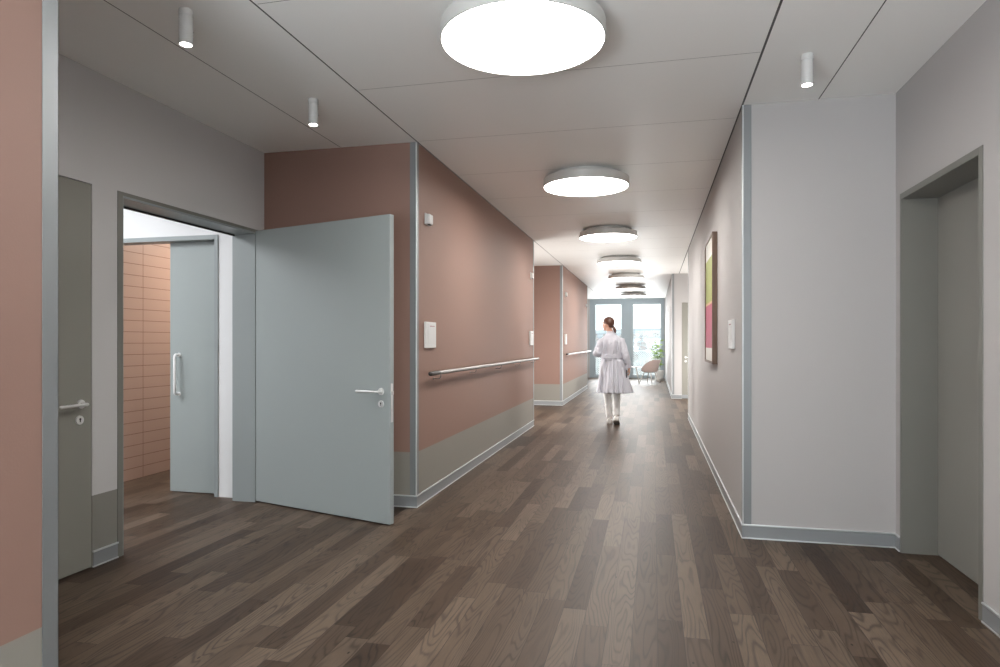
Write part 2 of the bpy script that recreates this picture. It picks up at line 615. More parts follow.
# room and washroom behind the open door
struct('wall_room', [
    (-7.7, -4.915, 5.0, 5.12, 0, HC), (-4.915, -3.69, 5.0, 5.12, 2.285, HC), (-3.69, -3.4701, 5.0, 5.12, 0, HC),
    (-7.7, -7.5, 1.6, 5.0, 0, HC), (-7.7, -3.4701, 1.4, 1.6, 0, HC)], 'room_white',
    'bright white wall of the room seen through the left doorway', 'wall')
struct('wall_washroom_tiled', [(-5.15, -4.97, 5.12, 8.2, 0, HC)], 'tiles',
       'salmon tiled wall seen through the sliding door', 'wall')
struct('wall_washroom_back', [(-4.97, -3.47, 8.0, 8.2, 0, HC), (-3.70, -3.4701, 5.25, 8.0, 0, HC)], 'room_white',
       'plain white wall inside the washroom', 'wall')
# end walls with windows
struct('wall_back', [
    (XL, XRR, -4.2, -4.0, 0, 0.25), (XL, XRR, -4.2, -4.0, 2.4, HC), (XL, -1.55, -4.2, -4.0, .25, 2.4), (1.35, XRR, -4.2, -4.0, .25, 2.4)],
    'white_wall', 'white wall with a window behind the viewpoint', 'wall')
struct('wall_far_end', [
    (-5.7, -5.3, 25.0, 25.2, 0, HC), (-2.75, -2.36, 25.0, 25.2, 0, HC), (.40, .65, 25.0, 25.2, 0, HC)], 'white_wall',
    'white wall pieces beside the tall windows at the far end', 'wall')

# ---------------------------------------------------------------- skirtings, corner guards


def baseboard(name, runs, label):
    """runs: (x0, x1, y0, y1) footprints; grey band between a bright bead at the top and at the floor"""
    bm = BM()
    for (x0, x1, y0, y1) in runs:
        add_box(bm, x0, x1, y0, y1, 0.0, 0.094)
    o = obj(name, bm, 'alu_base')
    tag(o, label, 'skirting board', kind='structure')
    bm = BM()
    e = .004
    for (x0, x1, y0, y1) in runs:
        for z0, z1 in ((0.0, 0.009), (0.089, 0.099)):
            add_box(bm, x0 - e, x1 + e, y0 - e, y1 + e, z0, z1, bevel=.0015)
    obj('bead', bm, 'alu_bead', o, smooth=True)
    return o


T = 0.006
baseboard('baseboard_left', [(XL, XL + T, 5.04 - T, 10.40 + T), (XD, XL, 5.04 - T, 5.04)], 'aluminium skirting along the pink wall below the handrail')
baseboard('baseboard_left_niche', [(XD, XD + T, 3.265, 3.447)], 'short aluminium skirting piece between the two left doors')
baseboard('baseboard_left_far', [(XL, XL + T, 13.85 - T, 19.20), (XD, XL, 13.85 - T, 13.85)], 'aluminium skirting along the far pink wall')
baseboard('baseboard_left_front', [(XL, XL + T, -4.0, 1.738)], 'aluminium skirting on the pink wall at the left edge')
baseboard('baseboard_left_recess', [(XD, XD + T, 10.40, 13.85)], 'aluminium skirting in the second left recess')
baseboard('baseboard_right', [(XR - T, XR, 4.77 - T, 12.0), (XR, XRR, 4.77 - T, 4.77)], 'aluminium skirting along the right wall and around its corner')
baseboard('baseboard_right_front', [(XRR - T, XRR, -4.0, 3.597), (XRR - T, XRR, 4.690, 4.756)], 'aluminium skirting at the right edge beside the recessed door')
baseboard('baseboard_right_far', [(.43 - T, .43, 16.15 - T, 25.0), (.43, .655, 16.15 - T, 16.15)], 'aluminium skirting along the far right wall')


def corner_guard(name, x, y, sx, sy, label, z0=0.0995, w=0.055, ws=0.048, bead=True):
    """L-shaped full-height profile at a convex corner; sx, sy point away from the wall mass"""
    bm = BM()
    t = 0.003
    # leg on the face that looks along y
    xa, xb = (x - w * sx, x + t * sx)
    add_box(bm, min(xa, xb), max(xa, xb), min(y, y + t * sy), max(y, y + t * sy), z0, HC - .001, bevel=0.0008)
    ya, yb = (y - ws * sy, y + t * sy)
    add_box(bm, min(x, x + t * sx), max(x, x + t * sx), min(ya, yb), max(ya, yb), z0, HC - .001, bevel=0.0008)
    o = obj(name, bm, 'alu')
    if bead:
        bm = BM()
        add_cyl(bm, (x, y, z0), (x, y, HC - .001), .0065, n=16)
        obj('bead', bm, 'alu_bead', o, smooth=True)  # lighter than the guard, draws its lit edge as a bright line
    return tag(o, label, 'corner guard', kind='structure')


corner_guard('trim_1', XL, 5.04, 1, -1, 'aluminium corner guard at the pink corner beside the open door')
corner_guard('trim_2', XL, 1.738, 1, 1, 'aluminium corner guard on the pink wall at the left edge', ws=.054, bead=False)
corner_guard('trim_3', XL, 13.85, 1, -1, 'aluminium corner guard on the far pink corner left of the person')
corner_guard('trim_4', XR, 4.77, -1, -1, 'aluminium corner guard at the white corner right of the picture')
corner_guard('trim_5', XL, 10.40, 1, 1, 'thin aluminium corner guard at the far end of the handrail wall')
corner_guard('trim_6', XR, 12.0, -1, 1, 'aluminium corner guard at the far end of the picture wall')
corner_guard('trim_7', .43, 16.15, -1, -1, 'aluminium corner guard at the corner left of the narrow far door')
corner_guard('trim_8', XL, 19.20, 1, 1, 'aluminium corner guard at the end of the far pink wall')

# ---------------------------------------------------------------- door hardware


def lever(parent, x, z, direction, name='lever_handle', side=-1, mat='steel_satin', length=0.135):
    """lever on the face y=0 of a leaf (side -1: sticks out to -y). direction: +1/-1 along x"""
    bm = BM()
    s = side
    add_cyl(bm, (x, 0, z), (x, s * .009, z), 0.027, 0.0255, n=32)
    pts = [(x, s * .006, z), (x, s * .030, z), (x, s * .048, z)]
    for k in range(1, 5):
        a = k / 4 * math.pi / 2
        pts.append((x + direction * .016 * math.sin(a), s * (.048 + .014 * (1 - math.cos(a)) * 0 + .010 * math.sin(a)), z))
    pts.append((x + direction * .05, s * .059, z))
    pts.append((x + direction * length * .8, s * .0595, z - .0005))
    pts.append((x + direction * length, s * .059, z - .001))
    add_tube(bm, pts, 0.0098, n=14)
    return obj(name, bm, mat, parent, smooth=True)


def keyhole(parent, x, z, side=-1, mat='steel_satin'):
    bm = BM()
    s = side
    add_cyl(bm, (x, 0, z), (x, s * .008, z), 0.027, 0.0255, n=32)
    o = obj('key_rosette', bm, mat, parent, smooth=True)
    bm = BM()
    add_cyl(bm, (x, s * .0079, z + .006), (x, s * .0092, z + .006), 0.0062, n=16)
    add_box(bm, x - .0032, x + .0032, min(s * .0079, s * .0092), max(s * .0079, s * .0092), z - .012, z + .006)
    obj('keyhole', bm, 'black', o)
    return o


# door 1: closed olive door at the left
d1 = thing('door_1', 'closed olive grey door at the left edge, only its latch side seen', 'door', (XD, 3.257, 0), math.pi / 2, kind='structure')
# local x runs along +Y of the world, local -y looks into the corridor (+X of the world)
bm = BM()
add_box(bm, -1.052, 0.0015, 0.002, 0.045, 0.006, 2.291, bevel=0.0015)
obj('door_leaf', bm, 'door_olive', d1)
lever(d1, -0.078, 0.985, -1, side=-1, length=0.185)
keyhole(d1, -0.088, 0.893, side=-1)

# door 2: frame and open leaf
d2 = thing('door_2', 'wide open light grey door with its steel frame in the white left wall', 'door', (XD, 4.91, 0), 0, kind='structure')
bm = BM()
# front architrave (towards the corridor) and the deep reveal lining
y0, y1 = 3.49 - 4.91, 0.0
ft = 0.004
add_box(bm, 0.0, ft, y0 - .042, y0, 0, 2.276 + .023, bevel=.001)
add_box(bm, 0.0, ft, y1, y1 + .042, 0, 2.276 + .023, bevel=.001)
add_box(bm, 0.0, ft, y0, y1, 2.276, 2.276 + .023, bevel=.001)
obj('door_frame', bm, 'frame_dark', d2)
bm = BM()
add_box(bm, -.215, 0.002, y0 - .001, y0 + .006, 0, 2.276)
add_box(bm, -.215, 0.002, y1 - .006, y1 + .001, 0, 2.276)
add_box(bm, -.215, 0.002, y0 + .006, y1 - .006, 2.262, 2.276)
obj('frame_lining', bm, 'frame_grey', d2)
bm = BM()
add_box(bm, -.208, -.194, y0 + .006, y1 - .006, 2.249, 2.2619)
add_box(bm, -.208, -.194, y0 + .006, y0 + .016, 0, 2.249)
obj('door_seal', bm, 'black', d2)
leaf = bpy.data.objects.new('door_leaf', None)
LW = 1.452
ang = math.radians(-17.1)
bm = BM()
add_box(bm, -.006, LW, 0.0, 0.046, 0.012, 2.287, bevel=0.0015)
bpy.data.objects.remove(leaf)
leaf = obj('door_leaf', bm, 'door_grey', d2, loc=(0.004, 0, 0), rotz=ang)
leaf['label'] = 'light grey leaf swung wide open'
lever(leaf, LW - .080, 0.985, -1, length=0.19)
keyhole(leaf, LW - .080, 0.893)
bm = BM()
add_box(bm, LW - .001, LW + .0025, 0.013, 0.033, 0.76, 1.045, bevel=.001)
add_box(bm, LW + .002, LW + .014, 0.015, 0.031, 0.962, 0.990, bevel=.003)
add_box(bm, LW + .002, LW + .006, 0.017, 0.029, 0.840, 0.890, bevel=.001)
obj('lock_plate', bm, 'steel_satin', leaf, smooth=True)

# door 3: sliding door to the washroom, in the room behind
d3 = thing('door_3', 'half open pale grey sliding door with a bar handle, inside the left room', 'door', (-3.69, 5.0, 0), 0, kind='structure')
bm = BM()
fx0, fx1 = -1.225, 0.0
add_box(bm, fx1 - .036, fx1, -.012, .13, 0, 2.285, bevel=.002)
add_box(bm, fx0, fx0 + .036, -.012, .13, 0, 2.285, bevel=.002)
add_box(bm, fx0 + .036, fx1 - .036, -.012, .13, 2.245, 2.285, bevel=.002)
obj('door_frame', bm, 'frame_grey', d3)
bm = BM()
add_box(bm, -.550, -.038, .07, .11, 0.008, 2.243, bevel=.002)
sl = obj('door_leaf', bm, 'door_grey', d3)
bm = BM()
hx, hyy = -.455, .07
pts = [(hx + .0, hyy, 1.236), (hx, hyy - .04, 1.236)]
for k in range(1, 4):
    a = k / 3 * math.pi / 2
    pts.append((hx, hyy - .04 - .018 * math.sin(a), 1.236 - .018 * (1 - math.cos(a))))
low = [(p[0], p[1], 0.885 + (1.236 - p[2])) for p in reversed(pts)]
add_tube(bm, pts + low, 0.0125, n=14, round_ends=False)
for zz in (1.236, .885):
    add_cyl(bm, (hx, hyy, zz), (hx, hyy - .006, zz), .018, n=24)
obj('bar_handle', bm, 'white_metal', sl, smooth=True)

# door 4: recessed door on the right
d4 = thing('door_4', 'closed grey door set deep in its frame at the right edge', 'door', (XRR, 4.68, 0), 0, kind='structure')
oy0 = 3.60 - 4.68
bm = BM()
add_box(bm, -.004, 0.0, oy0, oy0 + .042, 0, 2.30, bevel=.001)
add_box(bm, -.004, 0.0, -.016, 0.008, 0, 2.30, bevel=.001)
add_box(bm, -.004, 0.0, oy0 + .042, -.016, 2.262, 2.30, bevel=.001)
add_box(bm, .0, .212, oy0 + .001, oy0 + .042, 0, 2.299)
add_box(bm, .0, .212, -.016, -.001, 0, 2.299)
add_box(bm, .0, .212, oy0 + .042, -.016, 2.262, 2.299)
obj('door_frame', bm, 'frame_dark', d4)
bm = BM()
add_box(bm, .205, .245, oy0 + .043, -.017, 0.006, 2.261, bevel=.001)
obj('door_leaf', bm, 'door_recess', d4)
# door 5: narrow view of the far right door
d5 = thing('door_5', 'olive grey door in the far right recess with a steel lever', 'door', (.66, 16.15, 0), 0, kind='structure')
bm = BM()
add_box(bm, .003, .997, .002, .045, 0.006, 2.287, bevel=.0015)
obj('door_leaf', bm, 'door_olive', d5)
lever(d5, 0.085, 0.985, 1, length=.14)
keyhole(d5, 0.085, 0.893)
bm = BM()
add_box(bm, .003, .997, -.004, .002, 0.008, 0.098, bevel=.001)
obj('kick_plate', bm, 'alu_base', d5)

# ---------------------------------------------------------------- windows


def window(name, x0, x1, y, z0, z1, stiles, top, bottom, label, mats=('window_frame', 'window_sash'), sash=None, flip=1):
    """tall framed window in the plane y; stiles=(left, right) widths"""
    w = thing(name, label, 'window', ((x0 + x1) / 2, y, 0), 0, kind='structure')
    cx = (x0 + x1) / 2
    a, b = x0 - cx, x1 - cx
    ya, yb = (0.02, 0.14) if flip > 0 else (-.14, -.02)
    bm = BM()
    l, r = stiles
    add_box(bm, a, a + l, ya, yb, z0, z1, bevel=.004)
    add_box(bm, b - r, b, ya, yb, z0, z1, bevel=.004)
    add_box(bm, a + l, b - r, ya, yb, z1 - top, z1, bevel=.004)
    add_box(bm, a + l, b - r, ya, yb, z0, z0 + bottom, bevel=.004)
    obj('window_frame', bm, mats[0], w)
    bm = BM()
    s = .05
    ym = (ya + yb) / 2
    gx0, gx1, gz0, gz1 = a + l, b - r, z0 + bottom, z1 - top
    sy0, sy1 = ym - .045, ym + .02
    add_box(bm, gx0, gx0 + s, sy0, sy1, gz0, gz1, bevel=.003)
    add_box(bm, gx1 - s, gx1, sy0, sy1, gz0, gz1, bevel=.003)
    add_box(bm, gx0 + s, gx1 - s, sy0, sy1, gz1 - s, gz1, bevel=.003)
    add_box(bm, gx0 + s, gx1 - s, sy0, sy1, gz0, gz0 + s, bevel=.003)
    obj('window_sash', bm, mats[1], w)
    bm = BM()
    add_box(bm, gx0 + s - .01, gx1 - s + .01, ym - .003, ym + .003, gz0 + s - .01, gz1 - s + .01)
    obj('pane', bm, 'glass', w)
    return w


window('window_1', -2.36, -.93, 25.0, 0, HC, (.18, .20), .17, .06,
       'tall window left of the far end, behind the person', mats=('window_frame', 'window_sash'))
window('window_2', -.93, .40, 25.0, 0, HC, (.15, .09), .17, .06,
       'tall window at the far end behind the pink chair')
window('window_3', -5.3, -2.75, 25.0, 0, HC, (.1, .1), .17, .06, 'lounge window hidden left of the far end')
window('window_4', -1.55, 1.35, -4.0, .25, 2.4, (.07, .07), .07, .07, 'window behind the viewpoint', flip=-1)

# ---------------------------------------------------------------- ceiling lamps
ORD = ['nearest round ceiling lamp, cut by the top edge of the photo', 'second round ceiling lamp from the camera',
       'third round ceiling lamp from the camera', 'fourth round ceiling lamp from the camera',
       'fifth round ceiling lamp from the camera', 'sixth round ceiling lamp from the camera',
       'farthest round ceiling lamp, just before the tall windows']
lamp = thing('ceiling_lamp', ORD[0], 'ceiling lamp', (-.64, 3.235, HC), 0, group='round lamps along the corridor ceiling')
R0 = 0.415
bm = BM()
add_lathe(bm, [(0, 0), (R0 - .09, 0), (R0 - .09, -.042), (R0 - .004, -.042), (R0, -.046), (R0, -.120), (R0 - .003, -.123), (R0 - .007, -.123), (R0 - .009, -.121), (R0 - .009, -.104), (0, -.104)], n=96)
obj('lamp_housing', bm, 'lamp_housing', lamp, smooth=True)
bm = BM()
add_lathe(bm, [(0, -.1045), (R0 - .010, -.1045), (R0 - .010, -.1075), (R0 - .018, -.1095), (0, -.1105)], n=96)
obj('diffuser', bm, 'diffuser', lamp, smooth=True)
for k in range(1, 7):
    dup(lamp, (-.64, 3.22 + 3.19 * k - (.30 if k == 6 else 0), HC), 0, ORD[k])

# small cylinder spotlights
SP = [('small white cylinder spotlight at top left, nearest the camera', (-2.235, 2.78, HC)),
      ('small white cylinder spotlight above the open grey door', (-2.225, 4.00, HC)),
      ('small white cylinder spotlight on the ceiling at the right', (.85, 4.02, HC))]
sp = thing('ceiling_spotlight', SP[0][0], 'spotlight', SP[0][1], 0.6, group='small cylinder spotlights')
bm = BM()
add_lathe(bm, [(0, 0), (.033, 0), (.0335, -.002), (.0335, -.030), (.030, -.031), (.030, -.036), (.0325, -.037), (.0325, -.168), (.031, -.171), (.028, -.171), (.026, -.161), (0, -.161)], n=40)
obj('lamp_body', bm, 'lamp_white', sp, smooth=True)
bm = BM()
add_lathe(bm, [(0, -.162), (.0255, -.162), (.0255, -.169), (.018, -.173), (0, -.174)], n=32)
obj('lamp_lens', bm, 'spot_glow', sp, smooth=True)
bm = BM()
add_cyl(bm, (.0315, 0, -.105), (.035, 0, -.105), .0035, n=12)
obj('screw', bm, 'steel', sp, smooth=True)
for l, p in SP[1:]:
    dup(sp, p, .6, l)

# ---------------------------------------------------------------- handrails
def handrail(y0, y1, label):
    t = thing('handrail', label, 'handrail', (XL, y0, 0), 0, group='steel handrails on the pink walls')
    L = y1 - y0
    xo, z = .068, 1.084
    bm = BM()
    add_tube(bm, [(xo, .10, z), (xo, L / 2, z), (xo, L - .1, z)], .0180, n=24, round_ends=False)
    obj('rail', bm, 'steel', t, smooth=True)
    for s in (0, 1):
        bm = BM()
        if s == 0:
            add_tube(bm, [(xo, .022, z), (xo, .24, z)], 0.0190, n=24)
            o = obj('rail_end', bm, 'black', t, smooth=True)  # dark reflection at the near end of the rail put in as black
            o['label'] = 'rounded rail end, blackened in place of a dark reflection'
        else:
            add_tube(bm, [(xo, L - .11, z), (xo, L - .022, z)], 0.0190, n=24)
            obj('rail_end', bm, 'steel', t, smooth=True)
    n = max(2, round(L / 1.25) + 1)
    for k in range(n):
        y = .30 + (L - .6) * k / (n - 1)
        bm = BM()
        add_cyl(bm, (0, y, z - .055), (.004, y, z - .055), .012, n=20)
        add_tube(bm, [(.004, y, z - .055), (xo - .018, y, z - .055), (xo - .005, y, z - .047), (xo, y, z - .035), (xo, y, z - .016)], .0045, n=10, round_ends=False)
        obj('bracket', bm, 'steel', t, smooth=True)
    return t


handrail(5.17, 10.46, 'long steel handrail on the near pink wall beside the open door')
handrail(14.05, 19.6, 'steel handrail on the far pink wall left of the person')

# ---------------------------------------------------------------- wall fittings


def sign_holder(x, y, z, side, label):
    """shallow room sign box; side +1 sticks out to +x"""
    t = thing('room_sign', label, 'room sign', (x, y, z), 0 if side > 0 else math.pi, group='white room signs')
    w, h, d = .25, .222, .024
    bm = BM()
    add_box(bm, 0, d, -w / 2, w / 2, -h / 2, h / 2, bevel=.004)
    obj('sign_case', bm, 'white_plastic', t)
    bm = BM()
    add_box(bm, d - .001, d + .0012, -w / 2 + .045, w / 2 - .022, -h / 2 + .018, h / 2 - .018)
    o = obj('sign_insert', bm, 'paper', t)
    # small reddish heading
    bm = BM()
    rnd = random.Random(4)
    yy = -.045
    while yy < .075:
        ww = rnd.uniform(.006, .013)
        zz = h / 2 - .036
        add_box(bm, d + .0010, d + .0018, yy, yy + ww, zz - .0045, zz + .0045)
        yy += ww + .004
    obj('heading', bm, 'red_print', o)
    bm = BM()
    add_box(bm, d - .001, d + .003, -w / 2 + .028, -w / 2 + .034, -h / 2 + .012, h / 2 - .012)
    obj('slot', bm, 'lamp_housing', t)
    return t


sign_holder(XL, 5.345, 1.41, 1, 'white room sign on the near end of the pink wall above the handrail')
sign_holder(XL, 10.14, 1.41, 1, 'white room sign at the far end of the near pink wall')
sign_holder(XL, 14.30, 1.41, 1, 'white room sign on the far pink wall left of the person')
sign_holder(XR, 5.34, 1.41, -1, 'white room sign on the right wall between picture and corner')


def call_lamp(y, label):
    t = thing('call_light', label, 'call light', (XL, y, 2.39), 0, group='small white call lights high on the pink walls')
    bm = BM()
    add_box(bm, 0, .012, -.055, .055, -.045, .05, bevel=.003)
    obj('back_plate', bm, 'white_plastic', t)
    bm = BM()
    add_box(bm, .010, .044, -.045, .045, -.040, .045, bevel=.012, seg=4)
    obj('lens_cover', bm, 'white_plastic', t, smooth=True)
    bm = BM()
    add_box(bm, .018, .040, -.030, .030, -.046, -.0395, bevel=.002)
    obj('underside', bm, 'black', t)
    return t


call_lamp(5.29, 'small white call light on the near pink wall beside the corner guard')
call_lamp(10.16, 'small white call light at the far end of the near pink wall')
call_lamp(14.30, 'small white call light at the near end of the far pink wall')
call_lamp(18.80, 'small white call light at the far end of the far pink wall')

# picture on the right wall: local frame, looks to -x
pic = thing('framed_picture', 'tall framed abstract picture of green above crimson on the right wall', 'picture', (XR, 7.06, 1.775), 0)
pw, ph, pd = .93, 1.275, .050
bm = BM()
f = .022
add_box(bm, -pd, -.002, -pw / 2, -pw / 2 + f, -ph / 2, ph / 2, bevel=.0015)
add_box(bm, -pd, -.002, pw / 2 - f, pw / 2, -ph / 2, ph / 2, bevel=.0015)
add_box(bm, -pd, -.002, -pw / 2 + f, pw / 2 - f, ph / 2 - f, ph / 2, bevel=.0015)
add_box(bm, -pd, -.002, -pw / 2 + f, pw / 2 - f, -ph / 2, -ph / 2 + f, bevel=.0015)
obj('picture_frame', bm, 'walnut', pic)
bm = BM()
add_box(bm, -.040, -.006, -pw / 2 + f + .001, pw / 2 - f - .001, -ph / 2 + f + .001, ph / 2 - f - .001)
obj('canvas', bm, 'art', pic)

# ---------------------------------------------------------------- chair, table, plant at the far window
M['chair_pink'] = principled('chair_shell_pink', (0.84, 0.69, 0.64), 0.5)
M['chair_leg'] = principled('chair_leg_white', (0.74, 0.72, 0.67), 0.5)
M['pot'] = principled('white_pot', (0.75, 0.75, 0.73), 0.5)
M['soil'] = principled('soil', (0.05, 0.035, 0.025), 0.9)
M['leaf'] = principled('leaf_green', (0.30, 0.46, 0.08), 0.45)
M['stem'] = principled('stem_green', (0.14, 0.16, 0.05), 0.6)

ch = thing('tub_chair', 'pale pink tub armchair on white legs in front of the far window', 'chair', (-.12, 21.75, 0), math.radians(60))
# local: faces +y, back at -y
bm = BM()
NU, NV = 48, 12
th = .018


def shell_pt(u, v, off):
    """u angle 0..1 round, v 0 seat edge .. 1 rim"""
    a = 2 * math.pi * u
    back = 0.5 - 0.5 * math.sin(a)          # 1 at the back (-y)
    side = abs(math.cos(a))
    # rim height over the seat
    rim = .02 + .36 * min(1, max(0, (back - .10) / .75)) ** .75
    rx, ry = .235, .225
    flare = 1.06 + .38 * v * (.35 + .65 * back)
    x = math.cos(a) * (rx + off) * flare
    y = math.sin(a) * (ry + off) * flare - .05 * v * back
    z = .40 + rim * v ** 1.15
    return Vector((x, y, z))


rings = []
prof = [(v / NV, 0) for v in range(NV + 1)] + [(v / NV, -th) for v in range(NV, -1, -1)]
rings = [[shell_pt(k / NU, v, o_) for k in range(NU)] for v, o_ in prof]
bottom = [[Vector((p.x * s, p.y * s, .40 - .045 * (1 - s) ** .6)) for p in rings[0]] for s in (.3, .6, .85, .95)]
topin = [[Vector((p.x * s, p.y * s, .405 - .01 * (1 - s))) for p in rings[-1]] for s in (.9, .6, .3)]
loft(bm, bottom + rings + topin)
obj('seat_shell', bm, 'chair_pink', ch, smooth=True, angle=60)
for sx, sy in ((1, 1), (-1, 1), (1, -1), (-1, -1)):
    bm = BM()
    add_tube(bm, [(sx * .12, sy * .11, .385), (sx * .19, sy * .18, .18), (sx * .245, sy * .235, 0.006)], [.016, .015, .010], n=12)
    obj('leg', bm, 'chair_leg', ch, smooth=True)
bm = BM()
for s in (1, -1):
    add_tube(bm, [(-.13, -.12 * s, .372), (.13, .12 * s, .372)], .010, n=10)
obj('seat_support', bm, 'chair_leg', ch, smooth=True)

tb = thing('side_table', 'round white side table partly hidden behind the white coat', 'table', (-.64, 21.9, 0), 0)
bm = BM()
add_lathe(bm, [(0, .520), (.25, .520), (.268, .528), (.268, .536), (.262, .540), (0, .540)], n=48)
obj('table_top', bm, 'white_metal', tb, smooth=True)
for k in range(4):
    a = math.pi / 4 + k * math.pi / 2
    bm = BM()
    add_tube(bm, [(.13 * math.cos(a), .13 * math.sin(a), .519), (.26 * math.cos(a), .26 * math.sin(a), .006)], [.013, .009], n=12)
    obj('leg', bm, 'chair_leg', tb, smooth=True)

pl = thing('potted_plant', 'green leafy potted plant beside the far window, behind the pink chair', 'plant', (.20, 23.6, 0), 0)
bm = BM()
add_lathe(bm, [(0, 0), (.12, 0), (.13, .01), (.165, .34), (.165, .36), (.150, .36), (.146, .33), (0, .33)], n=40)
obj('pot', bm, 'pot', pl, smooth=True)
bm = BM()
add_lathe(bm, [(0, .331), (.143, .331), (.143, .338), (0, .345)], n=32)
obj('soil', bm, 'soil', pl)
rnd = random.Random(11)
stems = BM()
leaves = BM()


def add_leaf(bm, p, d, ln, wd, tw):
    d = d.normalized()
    a, b = frame_axes(d)
    a = (Matrix.Rotation(tw, 3, d) @ a).normalized()
    nrm = a.cross(d).normalized()
    L, R_, C_ = [], [], []
    for i in range(8):
        t = i / 7
        w = wd * math.sin(math.pi * min(1, t ** .8)) * .5 + .0005
        c = p + d * ln * t - Vector((0, 0, 1)) * ln * .35 * t * t
        C_.append(bm.verts.new(c - nrm * w * .25))
        L.append(bm.verts.new(c + a * w))
        R_.append(bm.verts.new(c - a * w))
    for i in range(7):
        bm.faces.new((L[i], L[i + 1], C_[i + 1], C_[i]))
        bm.faces.new((C_[i], C_[i + 1], R_[i + 1], R_[i]))


for s in range(13):
    a = rnd.uniform(0, 2 * math.pi)
    tilt = rnd.uniform(.02, .24)
    hh = rnd.uniform(.50, 1.10)
    pts = []
    for i in range(7):
        t = i / 6
        pts.append(Vector((math.cos(a) * (.03 + tilt * t ** 1.4), math.sin(a) * (.03 + tilt * t ** 1.4), .33 + hh * t)))
    pts = [Vector((min(p.x, .19), p.y, p.z)) for p in pts]
    add_tube(stems, pts, [.006 - .004 * i / 6 for i in range(7)], n=6)
    for i in range(2, 7):
        for q in range(2):
            b_ = rnd.uniform(0, 2 * math.pi)
            d = Vector((math.cos(b_), math.sin(b_), rnd.uniform(.0, .8)))
            if pts[i].x > .05:
                d.x = -abs(d.x)
            add_leaf(leaves, pts[i], d, rnd.uniform(.13, .21), rnd.uniform(.075, .11), rnd.uniform(-.5, .5))
obj('stems', stems, 'stem', pl, smooth=True)
obj('foliage', leaves, 'leaf', pl, smooth=True, angle=80)

# ---------------------------------------------------------------- outside: balcony, railing, town and hills
struct('trim_balcony_slab', [(-6.0, 1.5, 25.2, 26.5, -.2, -.02)], 'concrete', 'concrete balcony outside the far windows', 'balcony')
rl = thing('balcony_railing', 'white lattice balcony railing outside the far windows', 'railing', (-2.0, 26.35, -.02), 0)
bm = BM()
x0, x1 = -3.6, 3.4
for x in [x0 + (x1 - x0) * k / 6 for k in range(7)]:
    pb = BM()
    add_box(pb, x - .02, x + .02, -.02, .02, 0, 1.0, bevel=.003)
    obj('post', pb, 'white_metal', rl)
add_box(bm, x0, x1, -.03, .03, 1.0, 1.04, bevel=.006)
obj('top_rail', bm, 'white_metal', rl)
bm = BM()
zb, zt = .08, .99
step = .085
k = x0 - (zt - zb)
while k < x1:
    for sgn in (1, -1):
        a = Vector((k, 0, zb)) if sgn > 0 else Vector((k, 0, zt))
        b = Vector((k + zt - zb, 0, zt)) if sgn > 0 else Vector((k + zt - zb, 0, zb))
        pa, pb = max(a.x, x0), min(b.x, x1)
        if pb <= pa:
            continue
        def zat(x):
            return zb + (x - k) if sgn > 0 else zt - (x - k)
        w = .011
        n_ = Vector((-sgn, 0, 1)).normalized() * w
        A, B = Vector((pa, 0, zat(pa))), Vector((pb, 0, zat(pb)))
        vs = []
        for yy in (-.002, .002):
            for P_, s_ in ((A, 1), (B, 1), (B, -1), (A, -1)):
                vs.append(bm.verts.new(P_ + n_ * s_ + Vector((0, yy + sgn * .002, 0))))
        bm.faces.new(vs[:4])
        bm.faces.new(vs[4:][::-1])
        for i in range(4):
            bm.faces.new((vs[i], vs[(i + 1) % 4], vs[4 + (i + 1) % 4], vs[4 + i]))
    k += step
obj('lattice_panel', bm, 'white_metal', rl)

# landscape
def make_ground_mat():
    m = principled('hillside_haze_tinted', (0.2, 0.25, 0.2), 0.9, spec=0.1)
    g = G(m)
    x, y, z, p = g.pos()
    nz = g.n('ShaderNodeTexNoise')
    nz.inputs['Scale'].default_value = .004
    nz.inputs['Detail'].default_value = 6
    g.link(p, nz.inputs['Vector'])
    ramp = g.n('ShaderNodeValToRGB')
    ramp.color_ramp.elements[0].position = .42
    ramp.color_ramp.elements[0].color = (0.20, 0.23, 0.25, 1)  # distance haze mixed into the ground colours as pale grey-blue
    ramp.color_ramp.elements[1].position = .60
    ramp.color_ramp.elements[1].color = (0.30, 0.33, 0.33, 1)
    g.link(nz.outputs['Fac'], ramp.inputs['Fac'])
    g.link(ramp.outputs[0], g.b.inputs['Base Color'])
    return m


M['ground'] = make_ground_mat()


def ground_z(x, y):
    base = -70.0
    t = max(0.0, min(1.0, (y - 900) / 3600))
    rise = (t * t * (3 - 2 * t)) * (70 + 78 + 26 * noise.noise(Vector((x / 900, y / 2500, 0.3))))
    return base + rise + 10 * noise.noise(Vector((x / 260, y / 260, 1.7)))


bm = BM()
NX, NY = 60, 80
grid = []
for j in range(NY + 1):
    y = 60 + 5200 * (j / NY) ** 1.6
    row = []
    for i in range(NX + 1):
        x = -y * .55 - 200 + (y * 1.0 + 400) * i / NX
        row.append(bm.verts.new((x, y, ground_z(x, y))))
    grid.append(row)
for j in range(NY):
    for i in range(NX):
        bm.faces.new((grid[j][i], grid[j][i + 1], grid[j + 1][i + 1], grid[j + 1][i]))
o = obj('ground', bm, 'ground', smooth=True, angle=180)
tag(o, 'hazy wooded hillside beyond the windows', 'hill', kind='structure')

M['house_wall'] = principled('house_wall', (0.42, 0.41, 0.40), 0.8)
M['house_roof'] = principled('house_roof', (0.27, 0.24, 0.23), 0.8)


